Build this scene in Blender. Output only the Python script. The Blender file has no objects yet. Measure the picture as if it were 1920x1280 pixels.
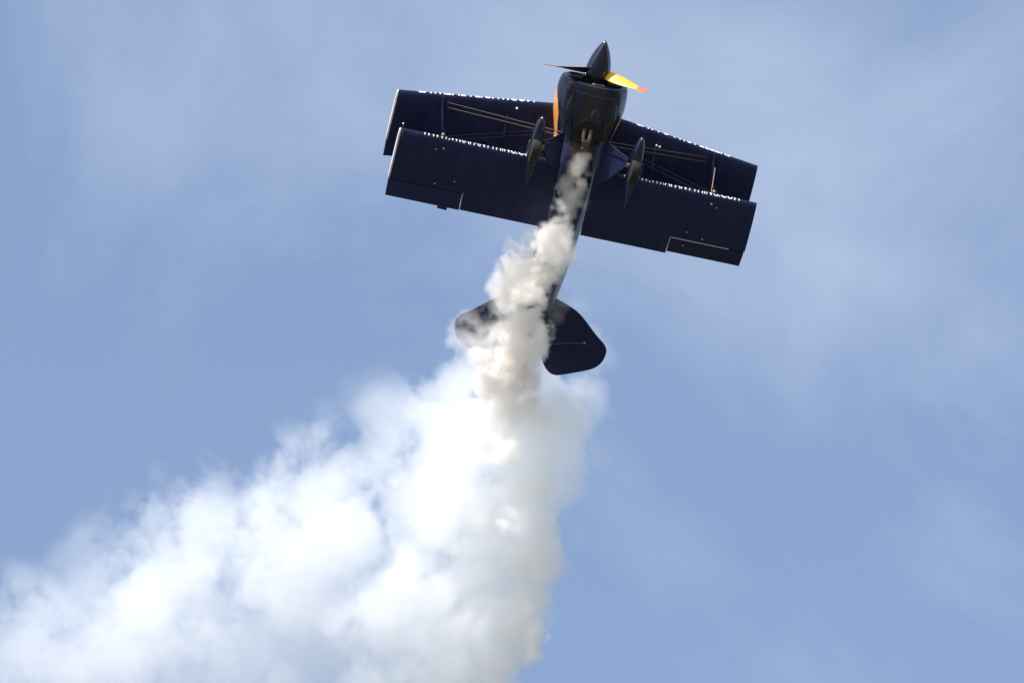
import bpy, bmesh, math, random
import numpy as np
from mathutils import Vector, Matrix
from math import radians, sin, cos, pi, sqrt, atan2

# ------------------------------------------------------------------ camera
D = 120.0                       # metres from the camera to the aircraft
PPM = 113.0                     # photo pixels per metre at that distance (1920 px wide photo)
ELEV = radians(38)
R_ = Vector((1, 0, 0)); F_ = Vector((0, cos(ELEV), sin(ELEV))); U_ = Vector((0, -sin(ELEV), cos(ELEV)))
CAM = Vector((0, 0, 1.7))
scene = bpy.context.scene
col = scene.collection
cd = bpy.data.cameras.new('camera'); cam = bpy.data.objects.new('camera', cd); col.objects.link(cam)
cd.sensor_width = 36.0; cd.lens = 36.0 * PPM * D / 1920.0; cd.clip_start = 1.0; cd.clip_end = 2000.0
cam.matrix_world = Matrix.Translation(CAM) @ Matrix((R_, U_, -F_)).transposed().to_4x4()
scene.camera = cam

# ------------------------------------------------------------------ sky and sun
SUN = (-0.38 * R_ + 0.91 * U_ - 0.09 * F_).normalized()      # towards the sun: high, to the left, above the aircraft's nose
sun_el = math.asin(SUN.z); sun_az = atan2(SUN.x, SUN.y)
world = bpy.data.worlds.new('World'); scene.world = world; world.use_nodes = True
wn = world.node_tree; wn.nodes.clear()
def wnode(t, **k):
    n = wn.nodes.new(t)
    for a, b in k.items(): setattr(n, a, b)
    return n
sky = wnode('ShaderNodeTexSky', sky_type='NISHITA', sun_disc=False, sun_elevation=sun_el, sun_rotation=sun_az,
            altitude=0.0, air_density=1.0, dust_density=1.6, ozone_density=1.6)
bg = wnode('ShaderNodeBackground'); bg.inputs['Strength'].default_value = 0.130
wo = wnode('ShaderNodeOutputWorld')
wn.links.new(bg.outputs[0], wo.inputs['Surface'])
# thin veils of high cloud, spread over the whole sky
tc = wnode('ShaderNodeTexCoord')
mp = wnode('ShaderNodeMapping'); mp.inputs['Location'].default_value = (3.249, -5.679, -2.494); mp.inputs['Scale'].default_value = (1, 1, 1.15)
n1 = wnode('ShaderNodeTexNoise'); n1.inputs['Scale'].default_value = 9; n1.inputs['Detail'].default_value = 8
n1.inputs['Roughness'].default_value = 0.56; n1.inputs['Distortion'].default_value = 0.45
rp = wnode('ShaderNodeValToRGB'); rp.color_ramp.elements[0].position = 0.50; rp.color_ramp.elements[1].position = 0.78
rp.color_ramp.elements[0].color = (0.09, 0.09, 0.09, 1); rp.color_ramp.elements[1].color = (0.47, 0.47, 0.47, 1)
mx = wnode('ShaderNodeMix', data_type='RGBA')
wn.links.new(tc.outputs['Generated'], mp.inputs['Vector']); wn.links.new(mp.outputs[0], n1.inputs['Vector'])
wn.links.new(n1.outputs['Fac'], rp.inputs[0]); wn.links.new(rp.outputs[0], mx.inputs[0])
wn.links.new(sky.outputs[0], mx.inputs[6]); mx.inputs[7].default_value = (3.7, 4.05, 4.75, 1)
wn.links.new(mx.outputs[2], bg.inputs['Color'])

sl = bpy.data.lights.new('sun', 'SUN'); sl.energy = 3.6; sl.angle = radians(0.53); sl.color = (1.0, 0.965, 0.91)
so = bpy.data.objects.new('sun', sl); col.objects.link(so)
so.rotation_euler = SUN.to_track_quat('Z', 'Y').to_euler(); so.location = CAM + Vector((0, 0, 60))

vs = scene.view_settings; vs.view_transform = 'Standard'; vs.look = 'None'; vs.gamma = 1.0; vs.exposure = 0.8; vs.use_curve_mapping = False
cy = scene.cycles
cy.max_bounces = 18; cy.volume_bounces = 16; cy.diffuse_bounces = 3; cy.glossy_bounces = 3; cy.transparent_max_bounces = 8
cy.volume_step_rate = 3.0; cy.volume_max_steps = 512
cy.use_denoising = True

# ------------------------------------------------------------------ unseen ground far below, added to bounce light onto the aircraft's belly
gm = bpy.data.materials.new('bounce_grass'); gm.use_nodes = True; gb = gm.node_tree.nodes['Principled BSDF']; gb.inputs['Roughness'].default_value = 0.95
gt = gm.node_tree.nodes.new('ShaderNodeTexCoord'); gn = gm.node_tree.nodes.new('ShaderNodeTexNoise'); gn.inputs['Scale'].default_value = 0.05; gn.inputs['Detail'].default_value = 8
gr = gm.node_tree.nodes.new('ShaderNodeValToRGB'); gr.color_ramp.elements[0].color = (0.060, 0.066, 0.046, 1); gr.color_ramp.elements[1].color = (0.115, 0.115, 0.085, 1)
gm.node_tree.links.new(gt.outputs['Object'], gn.inputs['Vector']); gm.node_tree.links.new(gn.outputs['Fac'], gr.inputs[0]); gm.node_tree.links.new(gr.outputs[0], gb.inputs['Base Color'])
me = bpy.data.meshes.new('ground'); G = 4000.0
me.from_pydata([(-G, -G, 0), (G, -G, 0), (G, G, 0), (-G, G, 0)], [], [(0, 1, 2, 3)]); me.materials.append(gm)
go_ = bpy.data.objects.new('ground', me); col.objects.link(go_); go_['kind'] = 'structure'; go_['label'] = 'unseen grass ground added far below the biplane for bounce light'; go_['category'] = 'ground'
# ------------------------------------------------------------------ materials
def mat(name, color, rough=0.4, metal=0.0, coat=0.0, noise=0.0, nscale=6.0, bump=0.0, bscale=60.0, spec=0.5):
    m = bpy.data.materials.new(name); m.use_nodes = True; nt = m.node_tree; b = nt.nodes['Principled BSDF']
    b.inputs['Base Color'].default_value = (*color, 1); b.inputs['Roughness'].default_value = rough
    b.inputs['Metallic'].default_value = metal; b.inputs['Coat Weight'].default_value = coat; b.inputs['Coat Roughness'].default_value = 0.08
    b.inputs['Specular IOR Level'].default_value = spec
    if noise or bump:
        tc_ = nt.nodes.new('ShaderNodeTexCoord')
    if noise:
        n = nt.nodes.new('ShaderNodeTexNoise'); n.inputs['Scale'].default_value = nscale; n.inputs['Detail'].default_value = 6; n.inputs['Roughness'].default_value = 0.65
        r = nt.nodes.new('ShaderNodeMapRange'); r.inputs[1].default_value = 0.3; r.inputs[2].default_value = 0.7
        r.inputs[3].default_value = 1 - noise; r.inputs[4].default_value = 1 + noise
        h = nt.nodes.new('ShaderNodeHueSaturation'); h.inputs['Color'].default_value = (*color, 1)
        nt.links.new(tc_.outputs['Object'], n.inputs['Vector']); nt.links.new(n.outputs['Fac'], r.inputs[0])
        nt.links.new(r.outputs[0], h.inputs['Value']); nt.links.new(h.outputs[0], b.inputs['Base Color'])
        r2 = nt.nodes.new('ShaderNodeMapRange'); r2.inputs[3].default_value = rough * 0.75; r2.inputs[4].default_value = min(1, rough * 1.35)
        nt.links.new(n.outputs['Fac'], r2.inputs[0]); nt.links.new(r2.outputs[0], b.inputs['Roughness'])
    if bump:
        n = nt.nodes.new('ShaderNodeTexNoise'); n.inputs['Scale'].default_value = bscale; n.inputs['Detail'].default_value = 3
        u = nt.nodes.new('ShaderNodeBump'); u.inputs['Strength'].default_value = bump; u.inputs['Distance'].default_value = 0.01
        nt.links.new(tc_.outputs['Object'], n.inputs['Vector']); nt.links.new(n.outputs['Fac'], u.inputs['Height']); nt.links.new(u.outputs[0], b.inputs['Normal'])
    return m
M_NAVY = mat('navy_fabric_paint', (0.0088, 0.0128, 0.056), 0.42, noise=0.14, nscale=3, bump=0.08, bscale=9, spec=0.3)
def add_tapes(m, x0, pitch):
    """doped rib tapes: narrow, slightly paler and smoother strips over every rib"""
    nt = m.node_tree; b = nt.nodes['Principled BSDF']; N = nt.nodes.new; L = nt.links.new
    tc_ = N('ShaderNodeTexCoord'); sp = N('ShaderNodeSeparateXYZ'); L(tc_.outputs['Object'], sp.inputs[0])
    ab = N('ShaderNodeMath'); ab.operation = 'ABSOLUTE'; L(sp.outputs[0], ab.inputs[0])
    a = N('ShaderNodeMath'); a.operation = 'MULTIPLY_ADD'; a.inputs[1].default_value = 1 / pitch; a.inputs[2].default_value = -x0 / pitch + .5; L(ab.outputs[0], a.inputs[0])
    f = N('ShaderNodeMath'); f.operation = 'FRACT'; L(a.outputs[0], f.inputs[0])
    c = N('ShaderNodeMath'); c.operation = 'COMPARE'; c.inputs[1].default_value = .5; c.inputs[2].default_value = .06; L(f.outputs[0], c.inputs[0])
    mx = N('ShaderNodeMix'); mx.data_type = 'RGBA'; mx.blend_type = 'ADD'; L(c.outputs[0], mx.inputs[0])
    src = b.inputs['Base Color'].links[0].from_socket; L(src, mx.inputs[6]); mx.inputs[7].default_value = (.004, .0045, .008, 1); L(mx.outputs[2], b.inputs['Base Color'])
    return m
M_WING = add_tapes(mat('navy_wing_fabric_paint', (0.0088, 0.0128, 0.056), 0.42, noise=0.22, nscale=2.2, bump=0.1, bscale=7, spec=0.3), .30, .272)
M_GLOSS = mat('navy_gloss_paint', (0.0062, 0.0085, 0.030), 0.14, coat=0.3, noise=0.2, nscale=5)
M_COWL = mat('black_cowl_paint', (0.010, 0.011, 0.022), 0.2, coat=0.4, noise=0.25, nscale=7)
M_ORANGE = mat('orange_paint', (0.78, 0.36, 0.10), 0.25, coat=0.5, noise=0.12, nscale=4)
M_WHITE = mat('white_paint', (0.66, 0.65, 0.63), 0.35, noise=0.05, nscale=12)
M_LETTER = mat('white_vinyl', (0.82, 0.82, 0.82), 0.35, noise=0.03)
M_YELLOW = mat('yellow_blade_paint', (0.66, 0.37, 0.015), 0.45, noise=0.08)
M_RED = mat('orange_red_tip_paint', (0.52, 0.14, 0.05), 0.45, noise=0.08)
M_BLACK = mat('black_blade_paint', (0.012, 0.013, 0.017), 0.3, noise=0.2)
M_STEEL = mat('polished_steel_wire', (0.20, 0.16, 0.125), 0.45, metal=1.0)
M_ALU = mat('bare_aluminium', (0.42, 0.41, 0.39), 0.4, metal=1.0, noise=0.1)
M_RIVET = mat('worn_rivet_metal', (0.30, 0.29, 0.30), 0.35, metal=0.9)
M_EXH = mat('burnt_exhaust_steel', (0.12, 0.09, 0.075), 0.55, metal=0.6, noise=0.4, nscale=18)
M_SOOT = mat('sooty_belly_paint', (0.060, 0.044, 0.034), 0.6, noise=0.5, nscale=7)
M_TYRE = mat('dusty_tyre_rubber', (0.016, 0.014, 0.013), 0.75, noise=0.25, nscale=25)
M_BRASS = mat('golden_axle_metal', (0.24, 0.18, 0.10), 0.5, metal=0.8, noise=0.2)
M_HOLE = mat('recess_shade_black', (0.004, 0.004, 0.005), 0.8)  # near-black painted in for the shade inside openings and gaps
M_GLASS = mat('canopy_acrylic', (0.6, 0.65, 0.7), 0.05); M_GLASS.node_tree.nodes['Principled BSDF'].inputs['Transmission Weight'].default_value = 1.0

def two_tone(name, low, rough, pts, stain=0.0):
    """orange above a painted line z = f(y), the low colour beneath it; an oily brown stain runs down the middle of the belly"""
    m = mat(name, low, rough, coat=0.15, spec=0.35); nt = m.node_tree; b = nt.nodes['Principled BSDF']; N = nt.nodes.new; L = nt.links.new
    tc_ = N('ShaderNodeTexCoord'); sp = N('ShaderNodeSeparateXYZ'); L(tc_.outputs['Object'], sp.inputs[0])
    cv = N('ShaderNodeFloatCurve'); c = cv.mapping.curves[0]          # y -> z of the line, both mapped from -4..3 and -1..1
    while len(c.points) < len(pts): c.points.new(.5, .5)
    for q, (y, z) in zip(c.points, sorted(pts)): q.location = ((y + 4) / 7, (z + 1) / 2); q.handle_type = 'VECTOR'
    cv.mapping.update()
    r = N('ShaderNodeMapRange'); r.inputs[1].default_value = -4; r.inputs[2].default_value = 3; L(sp.outputs[1], r.inputs[0]); L(r.outputs[0], cv.inputs['Value'])
    z = N('ShaderNodeMapRange'); z.inputs[1].default_value = -1; z.inputs[2].default_value = 1; L(sp.outputs[2], z.inputs[0])
    g = N('ShaderNodeMath'); g.operation = 'GREATER_THAN'; L(z.outputs[0], g.inputs[0]); L(cv.outputs[0], g.inputs[1])
    mx = N('ShaderNodeMix'); mx.data_type = 'RGBA'; L(g.outputs[0], mx.inputs[0]); mx.inputs[7].default_value = (0.74, 0.33, 0.085, 1)
    if stain:
        ab = N('ShaderNodeMath'); ab.operation = 'ABSOLUTE'; L(sp.outputs[0], ab.inputs[0])
        ns = N('ShaderNodeTexNoise'); ns.inputs['Scale'].default_value = 5; ns.inputs['Detail'].default_value = 6
        mp_ = N('ShaderNodeMapping'); mp_.inputs['Scale'].default_value = (1.6, .45, 1); L(tc_.outputs['Object'], mp_.inputs[0]); L(mp_.outputs[0], ns.inputs['Vector'])
        ad = N('ShaderNodeMath'); ad.operation = 'MULTIPLY_ADD'; ad.inputs[1].default_value = -.30; L(ns.outputs['Fac'], ad.inputs[0]); L(ab.outputs[0], ad.inputs[2])
        st = N('ShaderNodeMapRange'); st.inputs[1].default_value = 0.09; st.inputs[2].default_value = -0.06; st.inputs[4].default_value = stain; L(ad.outputs[0], st.inputs[0])
        m2 = N('ShaderNodeMix'); m2.data_type = 'RGBA'; L(st.outputs[0], m2.inputs[0]); m2.inputs[6].default_value = (*low, 1); m2.inputs[7].default_value = (0.075, 0.05, 0.034, 1)
        yr = N('ShaderNodeMapRange'); yr.inputs[1].default_value = -1.5; yr.inputs[2].default_value = .1; L(sp.outputs[1], yr.inputs[0])
        my = N('ShaderNodeMath'); my.operation = 'MULTIPLY'; L(st.outputs[0], my.inputs[0]); L(yr.outputs[0], my.inputs[1]); L(my.outputs[0], m2.inputs[0])
        L(m2.outputs[2], mx.inputs[6])
    else: mx.inputs[6].default_value = (*low, 1)
    L(mx.outputs[2], b.inputs['Base Color']); return m
M_FUS = two_tone('navy_orange_fuselage_paint', (0.0105, 0.0145, 0.056), .42, [(-4, .02), (-1.5, .0), (-.4, .0), (.5, -.08), (.8, -.16), (3, -.16)], .8)
M_COW2 = two_tone('black_orange_cowl_paint', (0.009, 0.011, 0.030), .2, [(-4, -.1), (.8, -.16), (1.05, -.20), (1.25, -.13), (1.45, .05), (1.58, .3), (3, .9)], .25)

# ------------------------------------------------------------------ aircraft frame (x pilot's right, y nose, z up)
t_, th_, ph_ = radians(13.917), radians(15.298), radians(8.342)
l_ = cos(t_) * R_ - sin(t_) * U_; n_ = sin(t_) * R_ + cos(t_) * U_
x0 = -l_; y2 = n_ * cos(th_) - F_ * sin(th_); z2 = F_ * cos(th_) + n_ * sin(th_)
X_ = x0 * cos(ph_) - z2 * sin(ph_); Z_ = z2 * cos(ph_) + x0 * sin(ph_); Y_ = y2
FPX = PPM * D
def ray(px, py): return F_ + (px - 960) / FPX * R_ - (py - 640) / FPX * U_
ORG = CAM + D * ray(1072.12, 330)
def on(px, py, z):
    """photo pixel -> aircraft coordinates at the given height z in the aircraft"""
    d = ray(px, py); t = (ORG + z * Z_ - CAM).dot(Z_) / d.dot(Z_); q = CAM + t * d - ORG
    return Vector((q.dot(X_), q.dot(Y_), q.dot(Z_)))
plane = bpy.data.objects.new('aerobatic_biplane', None); col.objects.link(plane)
plane.matrix_world = Matrix.Translation(ORG) @ Matrix((X_, Y_, Z_)).transposed().to_4x4()
plane['label'] = 'navy blue and orange aerobatic biplane climbing nose up ahead of its smoke'
plane['category'] = 'airplane'

def link(name, me, mats, parent=None, sharp=35, smooth=True):
    for m in (mats if isinstance(mats, (list, tuple)) else [mats]): me.materials.append(m)
    if smooth:
        for p in me.polygons: p.use_smooth = True
        me.set_sharp_from_angle(angle=radians(sharp))
    o = bpy.data.objects.new(name, me); col.objects.link(o); o.parent = parent or plane
    return o
def from_bm(name, bm, mats, parent=None, **k):
    bmesh.ops.recalc_face_normals(bm, faces=bm.faces)
    me = bpy.data.meshes.new(name); bm.to_mesh(me); bm.free(); return link(name, me, mats, parent, **k)
def loft_bm(rings, cap=True, closed=True):
    bm = bmesh.new(); V = [[bm.verts.new(p) for p in r] for r in rings]; n = len(rings[0])
    for a, b in zip(V[:-1], V[1:]):
        for i in range(n if closed else n - 1):
            j = (i + 1) % n
            try: bm.faces.new((a[i], a[j], b[j], b[i]))
            except ValueError: pass
    if cap:
        bm.faces.new(V[0]); bm.faces.new(list(reversed(V[-1])))
    return bm
def loft(name, rings, mats, parent=None, cap=True, **k):
    return from_bm(name, loft_bm(rings, cap), mats, parent, **k)
def tube(name, pts, r, mats, parent=None, n=8, r2=None):
    pts = [Vector(p) for p in pts]; rings = []
    for i, p in enumerate(pts):
        d = (pts[min(i + 1, len(pts) - 1)] - pts[max(i - 1, 0)]).normalized()
        a = d.orthogonal().normalized(); b = d.cross(a)
        q = r if r2 is None else r + (r2 - r) * i / (len(pts) - 1)
        rings.append([p + (a * cos(2 * pi * k / n) + b * sin(2 * pi * k / n)) * q for k in range(n)])
    return loft(name, rings, mats, parent)
def lathe(name, prof, mats, centre=(0, 0, 0), n=32, parent=None, cap=True, **k):
    """prof: (y, radius) about the aircraft's long axis"""
    cx, cy_, cz = centre
    return loft(name, [[(cx + r * cos(2 * pi * i / n), cy_ + y, cz + r * sin(2 * pi * i / n)) for i in range(n)] for y, r in prof], mats, parent, cap, **k)
def plate_bm(poly, z0, z1, bev=0.0):
    bm = bmesh.new(); a = [bm.verts.new((p[0], p[1], z0)) for p in poly]; b = [bm.verts.new((p[0], p[1], z1)) for p in poly]
    n = len(poly); bm.faces.new(a); bm.faces.new(list(reversed(b)))
    for i in range(n): bm.faces.new((a[i], a[(i + 1) % n], b[(i + 1) % n], b[i]))
    bmesh.ops.recalc_face_normals(bm, faces=bm.faces)
    if bev:
        ed = [e for e in bm.edges if abs(e.verts[0].co.z - e.verts[1].co.z) < 1e-6]
        bmesh.ops.bevel(bm, geom=ed, offset=bev, segments=2, affect='EDGES', profile=0.6)
    return bm

# ------------------------------------------------------------------ wings
def half_thick(c, t=0.125):
    return 5 * t * (0.2969 * sqrt(max(c, 0)) - 0.1260 * c - 0.3516 * c * c + 0.2843 * c ** 3 - 0.1036 * c ** 4)
NC = 22
CS = [(1 - cos(pi * k / NC)) / 2 for k in range(NC + 1)]
def profile(c_end=1.0, c_start=0.0, sag=0.0):
    """ring of (c, z) from the trailing edge over the top to the leading edge and back underneath"""
    cs = [c_start + (c_end - c_start) * c for c in CS]
    def th(c):
        s = sag * max(0.0, min(1.0, (c - 0.16) / 0.08)) * max(0.0, min(1.0, (c_end - c) / 0.08))
        return max(half_thick(c) - s, 0.0012)
    return [(c, th(c)) for c in reversed(cs)] + [(c, -th(c)) for c in cs[(1 if c_start == 0 else 0):]]
def wing_ring(x, le, chord, z, c_end=1.0, sag=0.0):
    return [(x, le - c * chord, z + t * chord) for c, t in profile(c_end, 0.0, sag)]
UP = dict(le0=1.067, slope=0.125, chord=1.147, z=0.614, tip=3.072, hinge=0.755, x_in=1.80)
LO = dict(le0=0.325, slope=0.0, chord=1.16, z=-0.486, tip=3.02, hinge=0.742, x_in=1.76)
def le_y(W, x): return W['le0'] - W['slope'] * abs(x)
def wing_mesh(name, W, x_a, x_b):
    """skin from x_a to x_b with the aileron bay cut out of the outer trailing edge; the cloth sags between the ribs"""
    xs = []; s = 1 if x_b > x_a else -1
    n = int(round(abs(x_b - x_a) / 0.27))
    for i in range(n + 1):
        xs.append((x_a + (x_b - x_a) * i / n, 0.0))
        if i < n: xs.append((x_a + (x_b - x_a) * (i + 0.5) / n, 0.011))
    for q in (-W['x_in'], W['x_in']):
        if min(x_a, x_b) < q < max(x_a, x_b): xs += [(q - 0.002, -1), (q + 0.002, -1)]
    xs.sort(key=lambda e: e[0])
    rings = []
    for x, sag in xs:
        ce = W['hinge'] if abs(x) > W['x_in'] else 1.0
        rings.append(wing_ring(x, le_y(W, x), W['chord'], W['z'], ce, max(sag, 0)))
    return loft(name, rings, M_WING, sharp=28)
def hinge_rings(W, xa, xb, defl, c0, c1):
    hz = W['z']; out = []
    for x in (xa, (xa + xb) / 2, xb):
        hy = le_y(W, x) - (W['hinge'] + 0.006) * W['chord']; ring = []
        for c, t in profile(c1, c0):
            dy = (le_y(W, x) - c * W['chord']) - hy; dz = t * W['chord']
            if c - c0 < 0.012: dz *= 0.72
            ring.append((x, hy + dy * cos(defl) - dz * sin(defl), hz + dy * sin(defl) + dz * cos(defl)))
        out.append(ring)
    return out
def tip_cap(parent, W, x, s):
    a = [(x, le_y(W, x) - c * W['chord'], W['z'] + t * W['chord']) for c, t in profile(W['hinge'] - 0.002)]
    def sh(k, dx): return [(x + s * dx, (p[1] - a[NC][1]) * k + a[NC][1] - 0.5 * (1 - k) * W['hinge'] * W['chord'], (p[2] - W['z']) * k + W['z']) for p in a]
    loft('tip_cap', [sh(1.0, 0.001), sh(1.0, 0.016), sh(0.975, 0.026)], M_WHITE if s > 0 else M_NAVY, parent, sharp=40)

upper = wing_mesh('upper_wing', UP, -UP['tip'], UP['tip'])
lowers = {s: wing_mesh('lower_wing', LO, s * 0.30, s * LO['tip']) for s in (1, -1)}
DEFL = {1: radians(15), -1: radians(-18)}          # pilot's right aileron down, left one up
ailerons = {}
for W, tag_ in ((UP, 'u'), (LO, 'l')):
    for s in (1, -1):
        w_ob = upper if W is UP else lowers[s]
        tip_cap(w_ob, W, s * W['tip'], s)
        a = loft('aileron', hinge_rings(W, s * (W['x_in'] + 0.022), s * (W['tip'] + 0.012), DEFL[s], W['hinge'] + 0.007, 1.0), M_NAVY, sharp=30)
        ailerons[tag_, s] = a
        # pale rib closing the aileron bay
        x = s * (W['x_in'] + 0.006)
        rib = [[(x + dx, le_y(W, x) - c * W['chord'], W['z'] + t * W['chord'] * 0.97) for c, t in profile(0.995, W['hinge'] + 0.004)] for dx in (0, s * 0.007)]
        loft('bay_rib', rib, M_WHITE, w_ob)
    # strips colour the hinge gaps: white as the sunlit raised edge, black as shade
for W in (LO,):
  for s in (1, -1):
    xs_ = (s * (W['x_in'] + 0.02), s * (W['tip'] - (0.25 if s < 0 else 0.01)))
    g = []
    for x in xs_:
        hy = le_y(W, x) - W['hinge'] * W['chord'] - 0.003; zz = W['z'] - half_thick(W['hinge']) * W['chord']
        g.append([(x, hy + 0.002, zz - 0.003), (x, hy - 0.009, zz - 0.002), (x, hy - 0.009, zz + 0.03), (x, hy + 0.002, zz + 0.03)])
    loft('gap_tone_strip', g, M_WHITE if s < 0 else M_HOLE, lowers[s], smooth=False)
# fixed tab on the lowered aileron
q0, q1 = on(820, 386, LO['z'] - .09), on(838, 390, LO['z'] - .09)
bm = plate_bm([(q0.x, q0.y + .03), (q1.x, q1.y + .035), (q1.x, q1.y - .04), (q0.x, q0.y - .035)], LO['z'] - .098, LO['z'] - .09)
from_bm('trim_tab', bm, M_NAVY, ailerons['l', 1], smooth=False)

# lettering wrapped round the leading edges
def arc_point(W, x, h):
    """h = metres along the skin from the nose of the section, positive over the top"""
    sgn = 1 if h >= 0 else -1; c = 0.0; L = 0.0; last = (0.0, 0.0); step = 0.0006
    while L < abs(h):
        c += step * (0.15 if c < 0.004 else 1); p = (c * W['chord'], half_thick(c) * W['chord']); L += math.hypot(p[0] - last[0], p[1] - last[1]); last = p
    nx = half_thick(c + 1e-3) - half_thick(max(c - 1e-3, 0)); d = Vector((0, nx / 2e-3, sgn)).normalized() if c > 1e-4 else Vector((0, 1, 0))
    return Vector((x, le_y(W, x) - last[0], W['z'] + sgn * last[1])) + d * 0.004
def lettering(parent, W, text, x_start, x_end, height, base):
    cu = bpy.data.curves.new('lettering', 'FONT'); cu.body = text; cu.offset = 0.012; cu.resolution_u = 3
    tmp = bpy.data.objects.new('lettering', cu); col.objects.link(tmp)
    dg = bpy.context.evaluated_depsgraph_get(); me = bpy.data.meshes.new_from_object(tmp.evaluated_get(dg)); bpy.data.objects.remove(tmp)
    bm = bmesh.new(); bm.from_mesh(me); bpy.data.meshes.remove(me)
    xs = [v.co.x for v in bm.verts]; ys = [v.co.y for v in bm.verts]; xa, xb, yb = min(xs), max(xs), max(ys)
    for k in range(1, 14):
        bmesh.ops.bisect_plane(bm, geom=bm.verts[:] + bm.edges[:] + bm.faces[:], plane_co=(0, yb * k / 14, 0), plane_no=(0, 1, 0))
    cache = {}
    for v in bm.verts:
        x = x_start + (x_end - x_start) * (v.co.x - xa) / (xb - xa); h = base + height * v.co.y / yb
        k = round(h, 4)
        if k not in cache: cache[k] = arc_point(W, 0.0, k) - Vector((0, le_y(W, 0.0), 0))
        v.co = cache[k] + Vector((x, le_y(W, x), 0))
    o = from_bm('lettering', bm, M_LETTER, parent, smooth=False); o['kind'] = 'stuff'
    return o
lettering(upper, UP, 'EXTREME FLIGHT.COM', on(785, 172, UP['z']).x, on(1003, 190, UP['z']).x, 0.16, -0.024)
lettering(upper, UP, 'CATTO PROPELLERS', on(1190, 232, UP['z']).x, on(1371, 290, UP['z']).x, 0.16, -0.020)
lettering(lowers[1], LO, 'WWW.WRAPANYTHING.COM', on(792, 249, LO['z']).x, on(1006, 293, LO['z']).x, 0.15, -0.043)
lettering(lowers[-1], LO, 'WWW.WRAPANYTHING.COM', on(1166, 327, LO['z']).x, on(1387, 373, LO['z']).x, 0.15, -0.040)

# small covers and hinge fittings on the undersides
def dome(name, c, r, m, parent, h=0.5):
    rings = [[(c[0] + r * k * cos(2 * pi * i / 10), c[1] + r * k * sin(2 * pi * i / 10), c[2] - r * h * z) for i in range(10)] for k, z in ((1, -0.4), (1, 0.1), (0.75, 0.7), (0.3, 1))]
    return loft(name, rings, m, parent)
for px, py, s, r in [(832, 279, 1, .03), (818, 280, 1, .02), (815.5, 345, 1, .025), (852, 341, 1, .02), (1334, 383, -1, .032), (1343.6, 390, -1, .02), (1287.6, 436, -1, .02), (1317, 449.5, -1, .022), (1280.6, 461.6, -1, .018)]:
    p = on(px, py, LO['z'] - .06); c = (LO['le0'] - p.y) / LO['chord']
    dome('inspection_cover', (p.x, p.y, LO['z'] - half_thick(max(min(c, 1), 0)) * LO['chord'] - .001), r * .65, M_ALU, lowers[s])
for px, py in [(969.5, 203.8), (1231, 273), (1237, 275.5)]:
    p = on(px, py, UP['z'] - .07); c = (le_y(UP, p.x) - p.y) / UP['chord']
    dome('inspection_cover', (p.x, p.y, UP['z'] - half_thick(max(min(c, 1), 0)) * UP['chord'] - .002), .022, M_WHITE, upper, 1.4)
# pitot probe at the tip of the pilot's right lower wing
p = on(752, 243, LO['z']); tube('pitot_tube', [(p.x - .03, p.y - .1, LO['z'] - .07), (p.x - .02, p.y - .0, LO['z'] - .10), (p.x, p.y + .13, LO['z'] - .10)], .007, M_BRASS, lowers[1])
dome('pitot_tip', (p.x, p.y + .13, LO['z'] - .10), .015, M_WHITE, lowers[1], 1.2)

# ------------------------------------------------------------------ fuselage
def section(y, w, zt, zb, wb, n=40, pw=2.6):
    """w half width at mid height, wb half width of the flat bottom"""
    pts = []
    zm = zb + (zt - zb) * 0.55
    for i in range(n):
        a = 2 * pi * i / n; ca, sa = cos(a), sin(a)
        sx = math.copysign(abs(ca) ** (2 / pw), ca); sz = math.copysign(abs(sa) ** (2 / pw), sa)
        z = zm + sz * ((zt - zm) if sz > 0 else (zm - zb))
        k = 1.0 if sz > 0 else 1 - (1 - wb / w) * (abs(sz) ** 1.3)
        pts.append((sx * w * k, y, z))
    return pts
def paint(ob, rule):
    for p in ob.data.polygons: p.material_index = rule(p)
fus = loft('fuselage', [section(*q) for q in [
    (0.80, .455, .40, -.40, .36), (0.55, .445, .42, -.50, .34), (0.25, .43, .44, -.56, .32), (-0.20, .41, .46, -.57, .31), (-0.60, .395, .46, -.56, .30), (-0.95, .355, .44, -.52, .28),
    (-1.40, .325, .38, -.45, .25), (-1.95, .265, .30, -.36, .20), (-2.50, .19, .22, -.27, .15), (-3.05, .10, .16, -.17, .08), (-3.36, .045, .13, -.10, .035)]],
    M_FUS, sharp=40)
cowl = loft('cowling', [section(*q) for q in [
    (1.655, .44, .30, -.34, .36), (1.672, .50, .34, -.38, .42), (1.655, .548, .37, -.41, .46), (1.60, .572, .395, -.43, .475), (1.45, .590, .42, -.455, .47), (1.25, .595, .43, -.475, .455),
    (1.05, .570, .43, -.49, .425), (0.86, .515, .42, -.50, .39), (0.72, .475, .415, -.50, .365)]], M_COW2, sharp=40, cap=False)
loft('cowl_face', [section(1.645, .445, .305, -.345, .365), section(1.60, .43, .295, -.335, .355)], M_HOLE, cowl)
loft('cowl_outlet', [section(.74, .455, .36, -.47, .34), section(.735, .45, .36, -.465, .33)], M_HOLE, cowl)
for s in (1, -1):                                  # cooling inlets either side of the spinner
    cx, cz = s * .315, .02; rings = []
    for y, k in ((1.640, 1.12), (1.690, 1.14), (1.712, 1.07), (1.705, .97), (1.66, .93)):
        rings.append([(cx + .145 * k * cos(2 * pi * i / 28), y, cz + .115 * k * sin(2 * pi * i / 28)) for i in range(28)])
    inl = loft('inlet_lip', rings, M_GLOSS, cowl, cap=False)
    loft('inlet_mouth', [[(cx + .13 * cos(2 * pi * i / 28), y, cz + .103 * sin(2 * pi * i / 28)) for i in range(28)] for y in (1.668, 1.66)], M_HOLE, inl)
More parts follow.
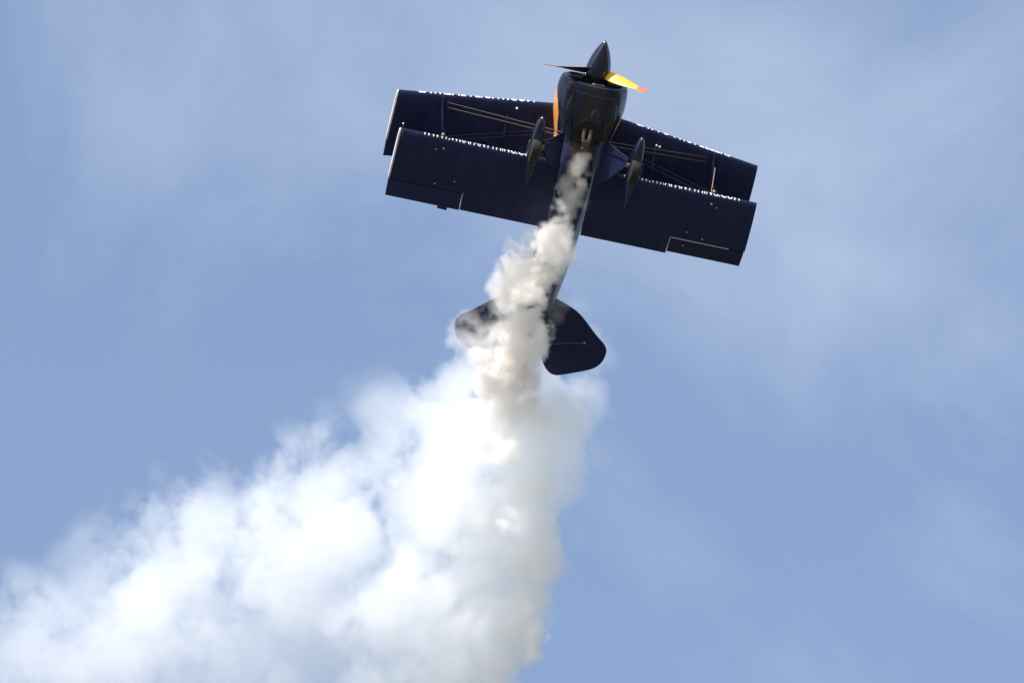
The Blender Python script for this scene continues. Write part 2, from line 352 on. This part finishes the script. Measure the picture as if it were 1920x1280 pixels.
# chin inlet, belly blister, panel rims and rivets of the cowling
def cowl_skin(x, y, up=0.0):
    st = [(1.655, .548, .37, -.41, .46), (1.60, .572, .395, -.43, .475), (1.45, .590, .42, -.455, .47), (1.25, .595, .43, -.475, .455), (1.05, .570, .43, -.49, .425), (0.86, .515, .42, -.50, .39), (0.72, .475, .415, -.50, .365)]
    for a, b in zip(st[:-1], st[1:]):
        if b[0] <= y <= a[0]: t = (a[0] - y) / (a[0] - b[0]); q = [a[i] * (1 - t) + b[i] * t for i in range(5)]; break
    else: q = st[0] if y > 1.655 else st[-1]
    low = [p for p in section(y, *q[1:], n=160) if p[2] < (q[2] + q[3]) / 2]
    return Vector(min(low, key=lambda p: abs(p[0] - x)))
bm = bmesh.new()
def rivet(bm, p, r=.0085):
    bmesh.ops.create_icosphere(bm, subdivisions=1, radius=r, matrix=Matrix.Translation(p))
for i in range(15): rivet(bm, cowl_skin(-.44 + .88 * i / 14, 1.515 + .01 * sin(i * 2.3)), .0075)
for i in range(11): rivet(bm, cowl_skin(.30 - .008 * i, 1.30 - .045 * i), .0055)
o = from_bm('rivets', bm, M_RIVET, cowl); o['kind'] = 'stuff'
def blister(name, cx, ya, yb, w, h, m, parent, zoff=0.0):
    rings = []
    for k in range(9):
        t = k / 8; y = ya + (yb - ya) * t; e = sin(pi * min(1, t * 1.0) ** 0.7) * 0.96 + 0.04
        z = cowl_skin(cx, max(.73, min(1.64, y))).z + zoff
        rings.append([(cx + w * e * cos(2 * pi * i / 14), y, z + h * e * sin(2 * pi * i / 14)) for i in range(14)])
    return loft(name, rings, m, parent)
blister('belly_blister', -.06, 1.32, .90, .07, .028, M_COWL, cowl)
blister('cheek_fairing', .36, 1.47, .74, .055, .035, M_COWL, cowl)
blister('cheek_fairing', -.36, 1.47, .74, .055, .035, M_COWL, cowl)
loft('chin_inlet', [[(-.02 + .10 * k * cos(2 * pi * i / 20), y, -.335 + .045 * k * sin(2 * pi * i / 20)) for i in range(20)] for y, k in ((1.64, 1.1), (1.69, 1.1), (1.70, .95), (1.672, .85))], M_EXH, cowl)
# exhaust: two pipes gathered in a flat burnt stack under the firewall
for s in (1, -1):
    tube('exhaust_pipe', [(s * .055, .96, -.47), (s * .055, .86, -.55), (s * .045, .74, -.595)], .034, M_EXH, n=12)
bm = bmesh.new(); bmesh.ops.create_cube(bm, size=1, matrix=Matrix.Translation((0.005, .60, -.61)) @ Matrix.Diagonal((.135, .40, .075, 1)))
bmesh.ops.bevel(bm, geom=bm.edges[:], offset=.022, segments=3, affect='EDGES'); stack = from_bm('exhaust_stack', bm, M_EXH)
dome('stack_bolt', (.045, .66, -.650), .016, M_ALU, stack); dome('stack_bolt', (.05, .47, -.650), .014, M_ALU, stack)
tube('smoke_nozzle', [(.0, .52, -.60), (.0, .36, -.64)], .03, M_EXH, n=12)
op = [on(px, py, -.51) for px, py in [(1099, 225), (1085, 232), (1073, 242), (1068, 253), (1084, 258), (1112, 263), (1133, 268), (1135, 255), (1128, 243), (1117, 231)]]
from_bm('outlet_shade_plate', plate_bm([(q.x, q.y) for q in op], -.512, -.500), M_HOLE, cowl, smooth=False)  # flat black plate, painted as the shade of the cowl outlet
# canopy and headrest on the upper side
can = loft('canopy', [[(w * cos(pi * i / 16), y, .43 + h * sin(pi * i / 16)) for i in range(17)] for y, w, h in ((.12, .10, .03), (-.05, .24, .20), (-.35, .30, .33), (-.75, .30, .34), (-1.1, .24, .24), (-1.4, .12, .08))], M_GLASS)

# ------------------------------------------------------------------ spinner and propeller
HUBY = 1.80
prop = lathe('propeller_spinner', [(-.06, .195), (0.0, .205), (.06, .206), (.16, .192), (.27, .163), (.38, .122), (.47, .078), (.53, .042), (.562, .016), (.568, .003)], M_GLOSS, (0, HUBY, 0), n=40)
lathe('spinner_backplate', [(-.11, .185), (-.062, .20)], M_COWL, (0, HUBY, 0), n=40, parent=prop)
def blade(ang):
    # ang measured in the propeller disc from image right (-x) towards the belly (-z)
    rad = Vector((-cos(ang), 0, -sin(ang))); mot = Vector((-sin(ang), 0, cos(ang)))      # radial and direction of travel
    rings = []; n = 12; rs = [.13, .20, .28, .38, .50, .62, .74, .84, .92, .98, 1.02, 1.035]
    for r in rs:
        t = (r - .13) / .905; ch = (.085 + .125 * sin(pi * min(1, t * 1.15 + .08)) ** .8) if t < .8 else .16 * sqrt(max(1 - ((t - .8) / .21) ** 2, 0.004)) + .012
        be = min(atan2(1.75, 2 * pi * r), radians(52)); th = .030 * (1 - t) + .007
        cdir = mot * cos(be) + Vector((0, 1, 0)) * sin(be); nd = Vector((0, 1, 0)) * cos(be) - mot * sin(be)
        c0 = Vector((0, HUBY + .03, 0)) + rad * r
        ring = []
        for i in range(n):
            a = 2 * pi * i / n
            ring.append(c0 + cdir * (ch / 2 * cos(a)) + nd * (th / 2 * sin(a)))
        rings.append(ring)
    b = loft('propeller_blade', rings, [M_YELLOW, M_RED, M_BLACK], prop, sharp=60)
    for p in b.data.polygons:
        r = p.center.dot(rad); be = min(atan2(1.75, 2 * pi * max(r, .13)), radians(52)); nd = Vector((0, 1, 0)) * cos(be) - mot * sin(be)
        p.material_index = 2 if p.normal.dot(nd) < 0.0 else (1 if r > .86 else 0)
    return b
for k in range(3): blade(radians(42 + 120 * k))

# ------------------------------------------------------------------ tail
half = [(-.10, -2.08)] + [tuple(on(px, py, .1)[:2]) for px, py in [(1052, 564), (1080, 581.7), (1098, 601), (1113, 621.5), (1126, 637), (1132.9, 645), (1136.9, 654.4), (1136.8, 661), (1135.2, 666), (1131, 675), (1124.7, 682.5), (1117, 688), (1108.3, 691.9), (1090, 696), (1073, 698.9), (1055, 702), (1042.6, 702.9), (1034, 700.5), (1028.6, 696.6), (1023, 690), (1019.2, 682.5), (1014, 668), (1011, 654.4)]] + [(-.10, -2.98)]
def smooth_line(pts, k=4):
    out = []
    for i in range(len(pts) - 1):
        p0, p1, p2, p3 = [Vector(pts[max(0, min(len(pts) - 1, i + d))]) for d in (-1, 0, 1, 2)]
        for j in range(k):
            t = j / k; out.append(tuple(0.5 * (2 * p1 + (p2 - p0) * t + (2 * p0 - 5 * p1 + 4 * p2 - p3) * t * t + (3 * p1 - p0 - 3 * p2 + p3) * t ** 3)))
    return out + [tuple(pts[-1])]
half = half[:1] + smooth_line(half[1:-1], 3) + half[-1:]
HZ = -2.93
for s in (-1, 1):
    poly = [(x * -s, y) for x, y in half]
    for nm, keep in (('tailplane', 1), ('elevator', -1)):
        bm = plate_bm(poly, .082, .118, .012)
        bmesh.ops.bisect_plane(bm, geom=bm.verts[:] + bm.edges[:] + bm.faces[:], plane_co=(0, HZ + .0012 * keep, 0), plane_no=(0, -keep, 0), clear_outer=True)
        bmesh.ops.holes_fill(bm, edges=[e for e in bm.edges if e.is_boundary])
        o = from_bm(nm, bm, M_NAVY, sharp=50)
    # bracing wire and its fitting
    tube('tail_brace_wire', [(s * .12, -2.90, -.20), (s * .90, -2.78, .08)], .006, M_STEEL)
    tube('tail_brace_wire', [(s * .88, -2.76, .12), (s * .03, -2.80, .80)], .006, M_STEEL)
    dome('wire_fitting', (s * .90, -2.79, .085), .022, M_ALU, plane)
def upright(name, poly, m, thick=.035):
    bm = plate_bm([(y, z) for y, z in poly], -thick / 2, thick / 2, .010)
    for v in bm.verts: v.co = Vector((v.co.z, v.co.x, v.co.y))
    return from_bm(name, bm, m, sharp=50)
upright('fin', [(-2.35, .22), (-2.62, .55), (-2.86, .86), (-3.02, .98), (-3.08, .98), (-3.08, .10), (-2.9, .12)], M_NAVY)
upright('rudder', [(-3.09, .98), (-3.20, 1.02), (-3.36, .96), (-3.52, .76), (-3.62, .46), (-3.64, .16), (-3.60, -.06), (-3.50, -.18), (-3.38, -.20), (-3.09, -.12)], M_NAVY)
ts = tube('tailwheel_spring', [(.0, -3.0, -.17), (.0, -3.22, -.27), (.0, -3.42, -.40)], .022, M_ALU, r2=.016)
for s in (1, -1): tube('tailwheel_fork', [(s * .045, -3.36, -.34), (s * .035, -3.52, -.46)], .010, M_ALU, ts)
tube('steering_spring', [(.09, -3.30, -.14), (.075, -3.46, -.36)], .007, M_ALU, ts); tube('steering_spring', [(-.09, -3.30, -.14), (-.075, -3.46, -.36)], .007, M_ALU, ts)
def wheel(name, c, r, w, m, parent):
    prof = [(-w, r * .55), (-w, r * .82), (-w * .75, r * .95), (0, r), (w * .75, r * .95), (w, r * .82), (w, r * .55)]
    return loft(name, [[(c[0] + a, c[1] + q * cos(2 * pi * i / 28), c[2] + q * sin(2 * pi * i / 28)) for i in range(28)] for a, q in prof], m, parent)
wheel('tail_tyre', (0, -3.52, -.46), .075, .025, M_TYRE, ts)

# ------------------------------------------------------------------ undercarriage
for s in (1, -1):
    xc = s * .845
    ax_ = Vector((s * .845, .60, -.93))
    # faired leg: a tapering slab from the fuselage edge to the axle
    A, B, C_, D2 = Vector((s * .36, .80, -.47)), Vector((s * .31, -.06, -.53)), Vector((s * .715, .56, -.905)), Vector((s * .715, .69, -.905))
    nrm = (B - A).cross(D2 - A).normalized(); bm = bmesh.new()
    a = [bm.verts.new(p + nrm * .02) for p in (A, B, C_, D2)]; b = [bm.verts.new(p - nrm * .02) for p in (A, B, C_, D2)]
    bm.faces.new(a); bm.faces.new(b[::-1])
    for i in range(4): bm.faces.new((a[i], a[(i + 1) % 4], b[(i + 1) % 4], b[i]))
    bmesh.ops.bevel(bm, geom=bm.edges[:], offset=.012, segments=2, affect='EDGES')
    leg = from_bm('gear_leg', bm, M_NAVY, sharp=45)
    tube('leg_edge_tube', [A + Vector((0, .012, -.005)), D2 + Vector((0, .012, -.005))], .013, M_GLOSS, leg)
    tube('leg_edge_tube', [A + Vector((-s * .06, -.12, -.025)), D2 + Vector((0, -.01, -.03))], .010, M_GLOSS, leg)
    tube('axle', [(s * .70, .61, -.925), (s * .80, .60, -.93)], .042, M_BRASS, leg, n=14)
    # pant
    rings = []
    for y, w, zt, zb in [(1.125, .006, -.925, -.945), (1.10, .034, -.885, -.985), (1.04, .062, -.84, -1.01), (.95, .085, -.80, -1.03), (.82, .104, -.775, -1.04), (.66, .112, -.765, -1.045), (.50, .110, -.77, -1.045), (.34, .096, -.785, -1.035), (.18, .070, -.81, -1.01), (.04, .040, -.845, -.99), (-.06, .018, -.88, -.955), (-.105, .004, -.91, -.93)]:
        zc, hz = (zt + zb) / 2, (zt - zb) / 2
        rings.append([(xc + w * cos(2 * pi * i / 24), y, zc + hz * sin(2 * pi * i / 24)) for i in range(24)])
    pant = loft('wheel_pant', rings, M_GLOSS, sharp=60)
    wheel('tyre', (xc, .54, -.935), .225, .078, M_TYRE, pant)
    bm = bmesh.new()
    for ang in range(0, 360, 15): rivet(bm, (xc + s * .112, .56 + .12 * cos(radians(ang)), -.93 + .09 * sin(radians(ang))), .006)
    o = from_bm('pant_screws', bm, M_ALU, pant); o['kind'] = 'stuff'

# ------------------------------------------------------------------ struts and wires
for s in (1, -1):
    # I strut: streamlined, broad feet at both ends
    top, bot = Vector((s * 2.33, .60, UP['z'] - .055)), Vector((s * 2.31, .28, LO['z'] + .065)); rings = []
    for t, ch in ((0, .34), (.06, .26), (.16, .15), (.5, .135), (.84, .15), (.94, .26), (1, .34)):
        c = bot.lerp(top, t); rings.append([c + Vector((.016 * sin(2 * pi * i / 16), ch / 2 * cos(2 * pi * i / 16), 0)) for i in range(16)])
    loft('interplane_strut', rings, M_GLOSS, sharp=60)
    dome('strut_foot', (s * 2.31, .35, LO['z'] + .02), .035, M_BRASS, plane, 1.0)
    tube('aileron_link_rod', [(s * 2.10, -.66, LO['z'] + .03), (s * 2.12, -.30, UP['z'] - .03)], .011, M_GLOSS)
    if s < 0: tube('strut_lit_edge', [(s * 2.27, .33, LO['z'] + .06), on(1341, 315, .15)], .008, M_BRASS)  # added brass tube, stands in for the sunlit face of the strut
    for k, dy in enumerate((0, -.085)):
        tube('flying_wire', [(s * 2.24, .655 + dy, UP['z'] - .06), (s * .40, .80 + dy * .7, -.41)], .0050, M_STEEL)
    for dy in (0, -.07):
        tube('landing_wire', [(s * 2.24, .33 + dy, LO['z'] + .06), (s * .42, .62 + dy, .40)], .0045, M_GLOSS)
    tube('wire_spreader', [(s * 1.27, .76, .13), (s * 1.27, .40, -.02)], .013, M_GLOSS)
    for y0, y1 in ((.72, .86), (.10, .30)):
        tube('cabane_strut', [(s * .40, y0, .36), (s * .36, y1, UP['z'] - .05)], .02, M_GLOSS)
VOX_A = .036; VOX_B = .025
# ------------------------------------------------------------------ smoke
# puffs are laid out in metres on axes (u right, v up, w away) through the aircraft; photo pixels only give the direction
def uvw(px, py, w): 
    k = (D + w) / D
    return ((px - 960) / PPM * k, (640 - py) / PPM * k, w)

def value_noise(shape, cells, seed):
    """smooth random field in -1..1, cells = lattice cells along each axis"""
    rs = np.random.RandomState(seed)
    a = rs.rand(*[int(c) + 5 for c in cells]).astype(np.float32) * 2 - 1
    for ax in range(3):                       # cubic B-spline along each axis
        t = np.linspace(0, cells[ax], shape[ax], dtype=np.float32) + np.float32(rs.rand())
        i = t.astype(np.int32); f = t - i
        sh = [1, 1, 1]; sh[ax] = -1; f = f.reshape(sh)
        w4 = ((1 - f) ** 3 / 6, (3 * f ** 3 - 6 * f ** 2 + 4) / 6, (-3 * f ** 3 + 3 * f ** 2 + 3 * f + 1) / 6, f ** 3 / 6)
        a = sum(np.take(a, i + k, axis=ax) * w4[k] for k in range(4))
    return a * 2.4
def fbm(shape, size, scale, octaves, gain, seed, billow=False):
    out = np.zeros(shape, np.float32); amp = 1.0; tot = 0
    for o in range(octaves):
        n = value_noise(shape, [max(1, s / (scale / 2 ** o)) for s in size], seed + o * 17)
        out += amp * (np.abs(n) * 2 - 0.7 if billow else n); tot += amp; amp *= gain
    return out / tot

def density_grid(lo, hi, vox, puffs, disp, edge, seed, cap=1.0, warp=None, amp_by_r=0.9):
    """puffs: (u, v, w, radius, density, softness). Union of balls, pushed in and out by noise, as a density grid"""
    size = [hi[i] - lo[i] for i in range(3)]
    res = [int(s / vox) + 1 for s in size]
    ax = [np.linspace(lo[i], hi[i], res[i], dtype=np.float32) for i in range(3)]
    sd = np.full(res, -9, np.float32); rho = np.zeros(res, np.float32); big = np.full(res, .12, np.float32)
    for (u, v, w, r, d, s) in puffs:
        sl_ = []
        for i, c in enumerate((u, v, w)):
            a = np.searchsorted(ax[i], c - r * 2.0); b = np.searchsorted(ax[i], c + r * 2.0)
            sl_.append(slice(a, b))
        if any(q.stop <= q.start for q in sl_): continue
        sl_ = tuple(sl_)
        dd = np.sqrt((ax[0][sl_[0]] - u)[:, None, None] ** 2 + (ax[1][sl_[1]] - v)[None, :, None] ** 2 + (ax[2][sl_[2]] - w)[None, None, :] ** 2) / r
        q = (1 - dd) * r / s
        sd[sl_] = np.maximum(sd[sl_], q)
        if amp_by_r: big[sl_] = np.maximum(big[sl_], np.clip(1.6 - dd, 0, 1) * r)
        rho[sl_] = np.maximum(rho[sl_], np.clip(1.7 - dd, 0, 1) * d)
    nz = np.zeros(res, np.float32)
    for sc_, octv, gain, amp, bil in disp:
        nz += amp * fbm(res, size, sc_, octv, gain, seed, bil); seed += 101
    if warp:                                  # fold the noise over itself, as turbulence does
        ix = []
        for i in range(3):
            k = (warp[1] * fbm(res, size, warp[0], 3, .5, seed + 7 * i) / vox)
            sh = [1, 1, 1]; sh[i] = -1
            ix.append(np.clip(np.rint(k + np.arange(res[i], dtype=np.float32).reshape(sh)), 0, res[i] - 1).astype(np.int32))
        nz = nz[ix[0], ix[1], ix[2]]
    sd += nz * (np.minimum(big, amp_by_r) if amp_by_r else 1.0)
    den = np.clip(sd / edge[0], 0, 1); deep = np.clip(sd / edge[1], 0, 1)      # crisp skin, thin near it, thick inside
    den = den * den * (3 - 2 * den) * (edge[2] + (1 - edge[2]) * deep) * np.minimum(rho, cap)
    for i in range(3):                       # nothing may touch the faces of the box
        f = np.clip(np.minimum(ax[i] - lo[i], hi[i] - ax[i]) / (5 * vox), 0, 1); sh = [1, 1, 1]; sh[i] = -1
        den *= f.reshape(sh)
    den[den < 0.004] = 0
    return den, res

def build_smoke(name, label, lo, hi, vox, puffs, disp, edge, seed, mat, **k):
    den, res = density_grid(lo, hi, vox, puffs, disp, edge, seed, **k)
    me = bpy.data.meshes.new(name); n = den.size
    me.vertices.add(n)
    at = me.attributes.new('dens', 'FLOAT', 'POINT'); at.data.foreach_set('value', den.transpose(2, 1, 0).ravel())   # u runs fastest
    ob = bpy.data.objects.new(name, me); col.objects.link(ob)
    ob.matrix_world = Matrix.Translation(CAM + D * F_) @ Matrix((R_, U_, -F_)).transposed().to_4x4()
    ob['label'] = label; ob['category'] = 'smoke'; ob['kind'] = 'stuff'
    me.materials.append(mat)
    g = bpy.data.node_groups.new(name, 'GeometryNodeTree')
    g.interface.new_socket('Geometry', in_out='INPUT', socket_type='NodeSocketGeometry')
    g.interface.new_socket('Geometry', in_out='OUTPUT', socket_type='NodeSocketGeometry')
    N = g.nodes.new; L = g.links.new
    gi = N('NodeGroupInput'); go = N('NodeGroupOutput')
    na = N('GeometryNodeInputNamedAttribute'); na.data_type = 'FLOAT'; na.inputs['Name'].default_value = 'dens'
    si = N('GeometryNodeSampleIndex'); si.data_type = 'FLOAT'; si.domain = 'POINT'
    ps = N('GeometryNodeInputPosition'); sep = N('ShaderNodeSeparateXYZ')
    # local z = -w
    mr = []
    rng = [(lo[0], hi[0]), (lo[1], hi[1]), (-hi[2], -lo[2])]
    L(ps.outputs[0], sep.inputs[0])
    for i in range(3):
        m = N('ShaderNodeMapRange'); m.inputs[1].default_value = rng[i][0]; m.inputs[2].default_value = rng[i][1]
        m.inputs[3].default_value = 0; m.inputs[4].default_value = res[i] - 1
        if i == 2: m.inputs[3].default_value = res[i] - 1; m.inputs[4].default_value = 0
        L(sep.outputs[i], m.inputs[0])
        r = N('ShaderNodeMath'); r.operation = 'ROUND'; L(m.outputs[0], r.inputs[0]); mr.append(r)
    m1 = N('ShaderNodeMath'); m1.operation = 'MULTIPLY_ADD'; m1.inputs[1].default_value = res[0]
    m2 = N('ShaderNodeMath'); m2.operation = 'MULTIPLY_ADD'; m2.inputs[1].default_value = res[1]
    L(mr[2].outputs[0], m2.inputs[0]); L(mr[1].outputs[0], m2.inputs[2])
    L(m2.outputs[0], m1.inputs[0]); L(mr[0].outputs[0], m1.inputs[2])
    vc = N('GeometryNodeVolumeCube')
    L(gi.outputs[0], si.inputs['Geometry']); L(na.outputs[0], si.inputs['Value']); L(m1.outputs[0], si.inputs['Index'])
    L(si.outputs[0], vc.inputs['Density'])
    vc.inputs['Min'].default_value = [a for a, b in rng]; vc.inputs['Max'].default_value = [b for a, b in rng]
    for k, q in zip('XYZ', res): vc.inputs['Resolution ' + k].default_value = q
    sm = N('GeometryNodeSetMaterial'); sm.inputs['Material'].default_value = mat
    L(vc.outputs[0], sm.inputs[0]); L(sm.outputs[0], go.inputs[0])
    md = ob.modifiers.new('smoke', 'NODES'); md.node_group = g
    return ob

def smoke_material(name, color, dens, aniso, absorb=(0, 0, 0)):
    m = bpy.data.materials.new(name); m.use_nodes = True; nt = m.node_tree; nt.nodes.clear()
    o = nt.nodes.new('ShaderNodeOutputMaterial'); p = nt.nodes.new('ShaderNodeVolumePrincipled')
    p.inputs['Color'].default_value = (*color, 1); p.inputs['Density'].default_value = dens
    p.inputs['Anisotropy'].default_value = aniso; p.inputs['Density Attribute'].default_value = 'density'
    p.inputs['Absorption Color'].default_value = (*absorb, 1)
    nt.links.new(p.outputs[0], o.inputs['Volume']); return m

rnd = random.Random(7)
def billows(path, n_child, child, spread, seed, dens_mul=1.0, soft=1.0):
    """path: (px, py, w, radius px, density, softness); puffs are strung between its points and grow children on their skin"""
    rr = random.Random(seed); out = []
    for (a, b) in zip(path[:-1], path[1:]):
        L_ = sqrt((a[0] - b[0]) ** 2 + (a[1] - b[1]) ** 2 + ((a[2] - b[2]) * PPM) ** 2)
        n = max(1, int(L_ / (0.5 * (a[3] + b[3]) * spread)))
        for i in range(n):
            t = (i + rr.random() * 0.6) / n
            q = [a[j] * (1 - t) + b[j] * t for j in range(6)]
            c = Vector(uvw(q[0], q[1], q[2])); r = q[3] / PPM * rr.uniform(0.75, 1.05)
            c += Vector((rr.uniform(-1, 1), rr.uniform(-1, 1), rr.uniform(-1, 1))) * r * 0.3
            out.append((*c, r, q[4] * dens_mul, q[5] * soft))
            for k in range(n_child):
                d = Vector((rr.gauss(0, 1), rr.gauss(0, 1), rr.gauss(0, 1))).normalized()
                r2 = r * rr.uniform(*child)
                out.append((*(c + d * r * rr.uniform(0.75, 1.0)), r2, q[4] * dens_mul * rr.uniform(0.7, 1.15), q[5] * soft))
    return out

m_smoke = smoke_material('white_oil_smoke', (0.9997, 0.9990, 0.9984), 1.0, 0.4)
m_fresh = smoke_material('fresh_tan_oil_smoke', (0.9999, 0.978, 0.955), 1.0, 0.0)
# (px, py, w, radius px, density, softness)
wake = [(970, 700, 1.6, 78, 2.4, 1), (960, 760, 1.1, 118, 2.6, 1), (955, 840, .6, 130, 2.8, 1), (925, 950, .7, 140, 2.8, 1), (915, 1080, 1.2, 132, 2.6, 1), (910, 1200, 1.3, 125, 2.4, 1), (870, 1360, 1.3, 130, 2.2, 1)]
right_edge = [(1010, 900, .7, 40, 2, .8), (1005, 960, .5, 46, 3, .8), (1000, 1060, .5, 44, 3.5, .8), (990, 1130, .5, 42, 3.5, .8), (958, 1200, .6, 42, 3, .8), (920, 1290, .6, 50, 3, .8)]
loose_puff = [(1006, 1172, .3, 24, 6, .6), (1008, 1205, .3, 27, 7, .6), (1000, 1238, .3, 21, 6, .6)]
veil = [(1075, 560, 1.8, 44, .3, .7), (1088, 620, 1.7, 54, .6, .7), (1085, 690, 1.6, 58, .9, .7), (1074, 770, 1.4, 62, 1.2, .7), (1058, 840, 1.2, 60, 1.4, .7), (1035, 910, 1.0, 62, 1.6, .7)]
left_0 = [(900, 640, 1.8, 50, .9, 1.0), (880, 700, 1.8, 75, 1.6, 1.0), (855, 760, 1.6, 80, 1.8, 1.0)]
left_a = [(870, 760, 1.6, 95, 1.5, 1.0), (770, 850, 1.6, 110, 1.0, 1.0), (630, 910, 1.7, 115, 1.0, 1.0), (480, 1000, 1.9, 112, 1.0, 1.0), (350, 1050, 2.2, 125, 1.0, 1.0), (180, 1180, 2.4, 116, .75, 1.0), (20, 1275, 2.6, 112, .6, 1.0), (-120, 1320, 2.8, 110, .6, 1.0)]
left_b = [(840, 900, 1.1, 130, 1.5, 1.0), (740, 1010, 1.3, 140, 1.3, 1.0), (600, 1060, 1.6, 140, 1.1, 1.0), (420, 1130, 2.0, 140, 1.0, 1.0), (240, 1230, 2.3, 140, .8, 1.0), (60, 1310, 2.6, 130, .7, 1.0)]
left_c = [(830, 1080, 1.1, 130, 1.5, 1.0), (720, 1150, 1.3, 130, 1.1, 1.0), (590, 1180, 1.5, 125, .8, 1.0), (420, 1270, 1.8, 120, .4, 1.0), (250, 1330, 2.0, 120, .7, 1.0)]
left_e = [(830, 1000, .9, 90, 1.5, 1.0), (815, 1045, 1.0, 110, 1.5, .6), (690, 960, 1.5, 90, 1.2, 1.0)]
left_d = [(860, 1200, 1.1, 130, 1.2, 1.0), (740, 1290, 1.3, 130, .7, 1.0), (600, 1330, 1.5, 120, .5, 1.0)]
wisps = [(740, 735, 1.3, 55, .16, .9), (680, 765, 1.4, 70, .18, .9), (590, 810, 1.6, 70, .3, .9), (470, 900, 1.8, 80, .3, .9), (250, 1020, 2.2, 90, .3, .9), (60, 1140, 2.5, 90, .3, .9)]
core = [(1094, 298, -.78, 15, 4, .8), (1078, 350, -.72, 28, 4, .8), (1056, 415, -.64, 38, 5, .8), (1008, 490, -.5, 44, 9, 1), (992, 570, -.3, 46, 10, 1), (974, 640, -.05, 48, 10, 1), (962, 712, .4, 54, 9, 1), (960, 765, .65, 60, 5, 1), (960, 815, .9, 60, 2.5, 1)]
core_l = [(985, 478, -.3, 32, 6, 1.0), (950, 520, -.1, 40, 5, 1.0), (955, 565, .1, 36, 5, 1.0), (965, 630, .3, 38, 5, 1.0)]
film = [(915, 585, .3, 40, .9, .7), (878, 610, .45, 46, 1.0, .7), (895, 645, .45, 48, 1.2, .7), (935, 672, .45, 44, 1.8, .7)]
film2 = [(1056, 555, .2, 22, .6, 1.0), (1040, 600, .3, 18, .8, 1.0)]
tufts = [(880, 860, .1, 18, 7, 1.0), (950, 845, .0, 26, 5, 1.0), (825, 915, .2, 26, 4, 1), (905, 982, 0, 20, 7, 1), (945, 985, -.05, 26, 7, 1)]

P = billows(wake, 5, (.4, .65), .8, 1, .95, .5) + billows(veil, 4, (.4, .7), .8, 3) + billows(wisps, 3, (.4, .7), .7, 9)
P += billows(left_a, 5, (.4, .6), .6, 4, .92, .6) + billows(left_b, 3, (.4, .6), .6, 5, .88, .5) + billows(left_c, 3, (.4, .6), .6, 6, .88, .5) + billows(left_d, 3, (.4, .6), .6, 8, .85, .5) + billows(left_e, 3, (.4, .6), .6, 14, .8, .5) + billows(left_0, 5, (.4, .6), .6, 10) + billows(film, 5, (.4, .6), .6, 23, 4.0)
build_smoke('smoke_plume', 'broad white smoke plume drifting off below the biplane tail', (-9.6, -6.8, -1.2), (1.9, .8, 4.4), VOX_A, P,
            [(1.15, 5, .80, 2.3, True)], (.06, .5, .3), 11, m_smoke, cap=8, warp=(.8, .3))
P = billows(right_edge, 7, (.35, .65), .6, 2, .8) + billows(loose_puff, 5, (.35, .6), .7, 12) + [q for t in tufts for q in billows([t, t], 5, (.4, .7), 1, int(t[0]))]
P += billows(core, 8, (.35, .6), .7, 21) + billows(core_l, 6, (.35, .6), .8, 22) + billows(film2, 4, (.35, .6), .8, 24)
build_smoke('smoke_trail', 'dense tan and white smoke streaming along the biplane belly', (-1.6, -6.3, -1.5), (1.7, 3.3, 1.5), VOX_B, P,
            [(.42, 4, .80, 2.0, True)], (.04, .2, .3), 31, m_fresh, cap=16, warp=(.4, .13))
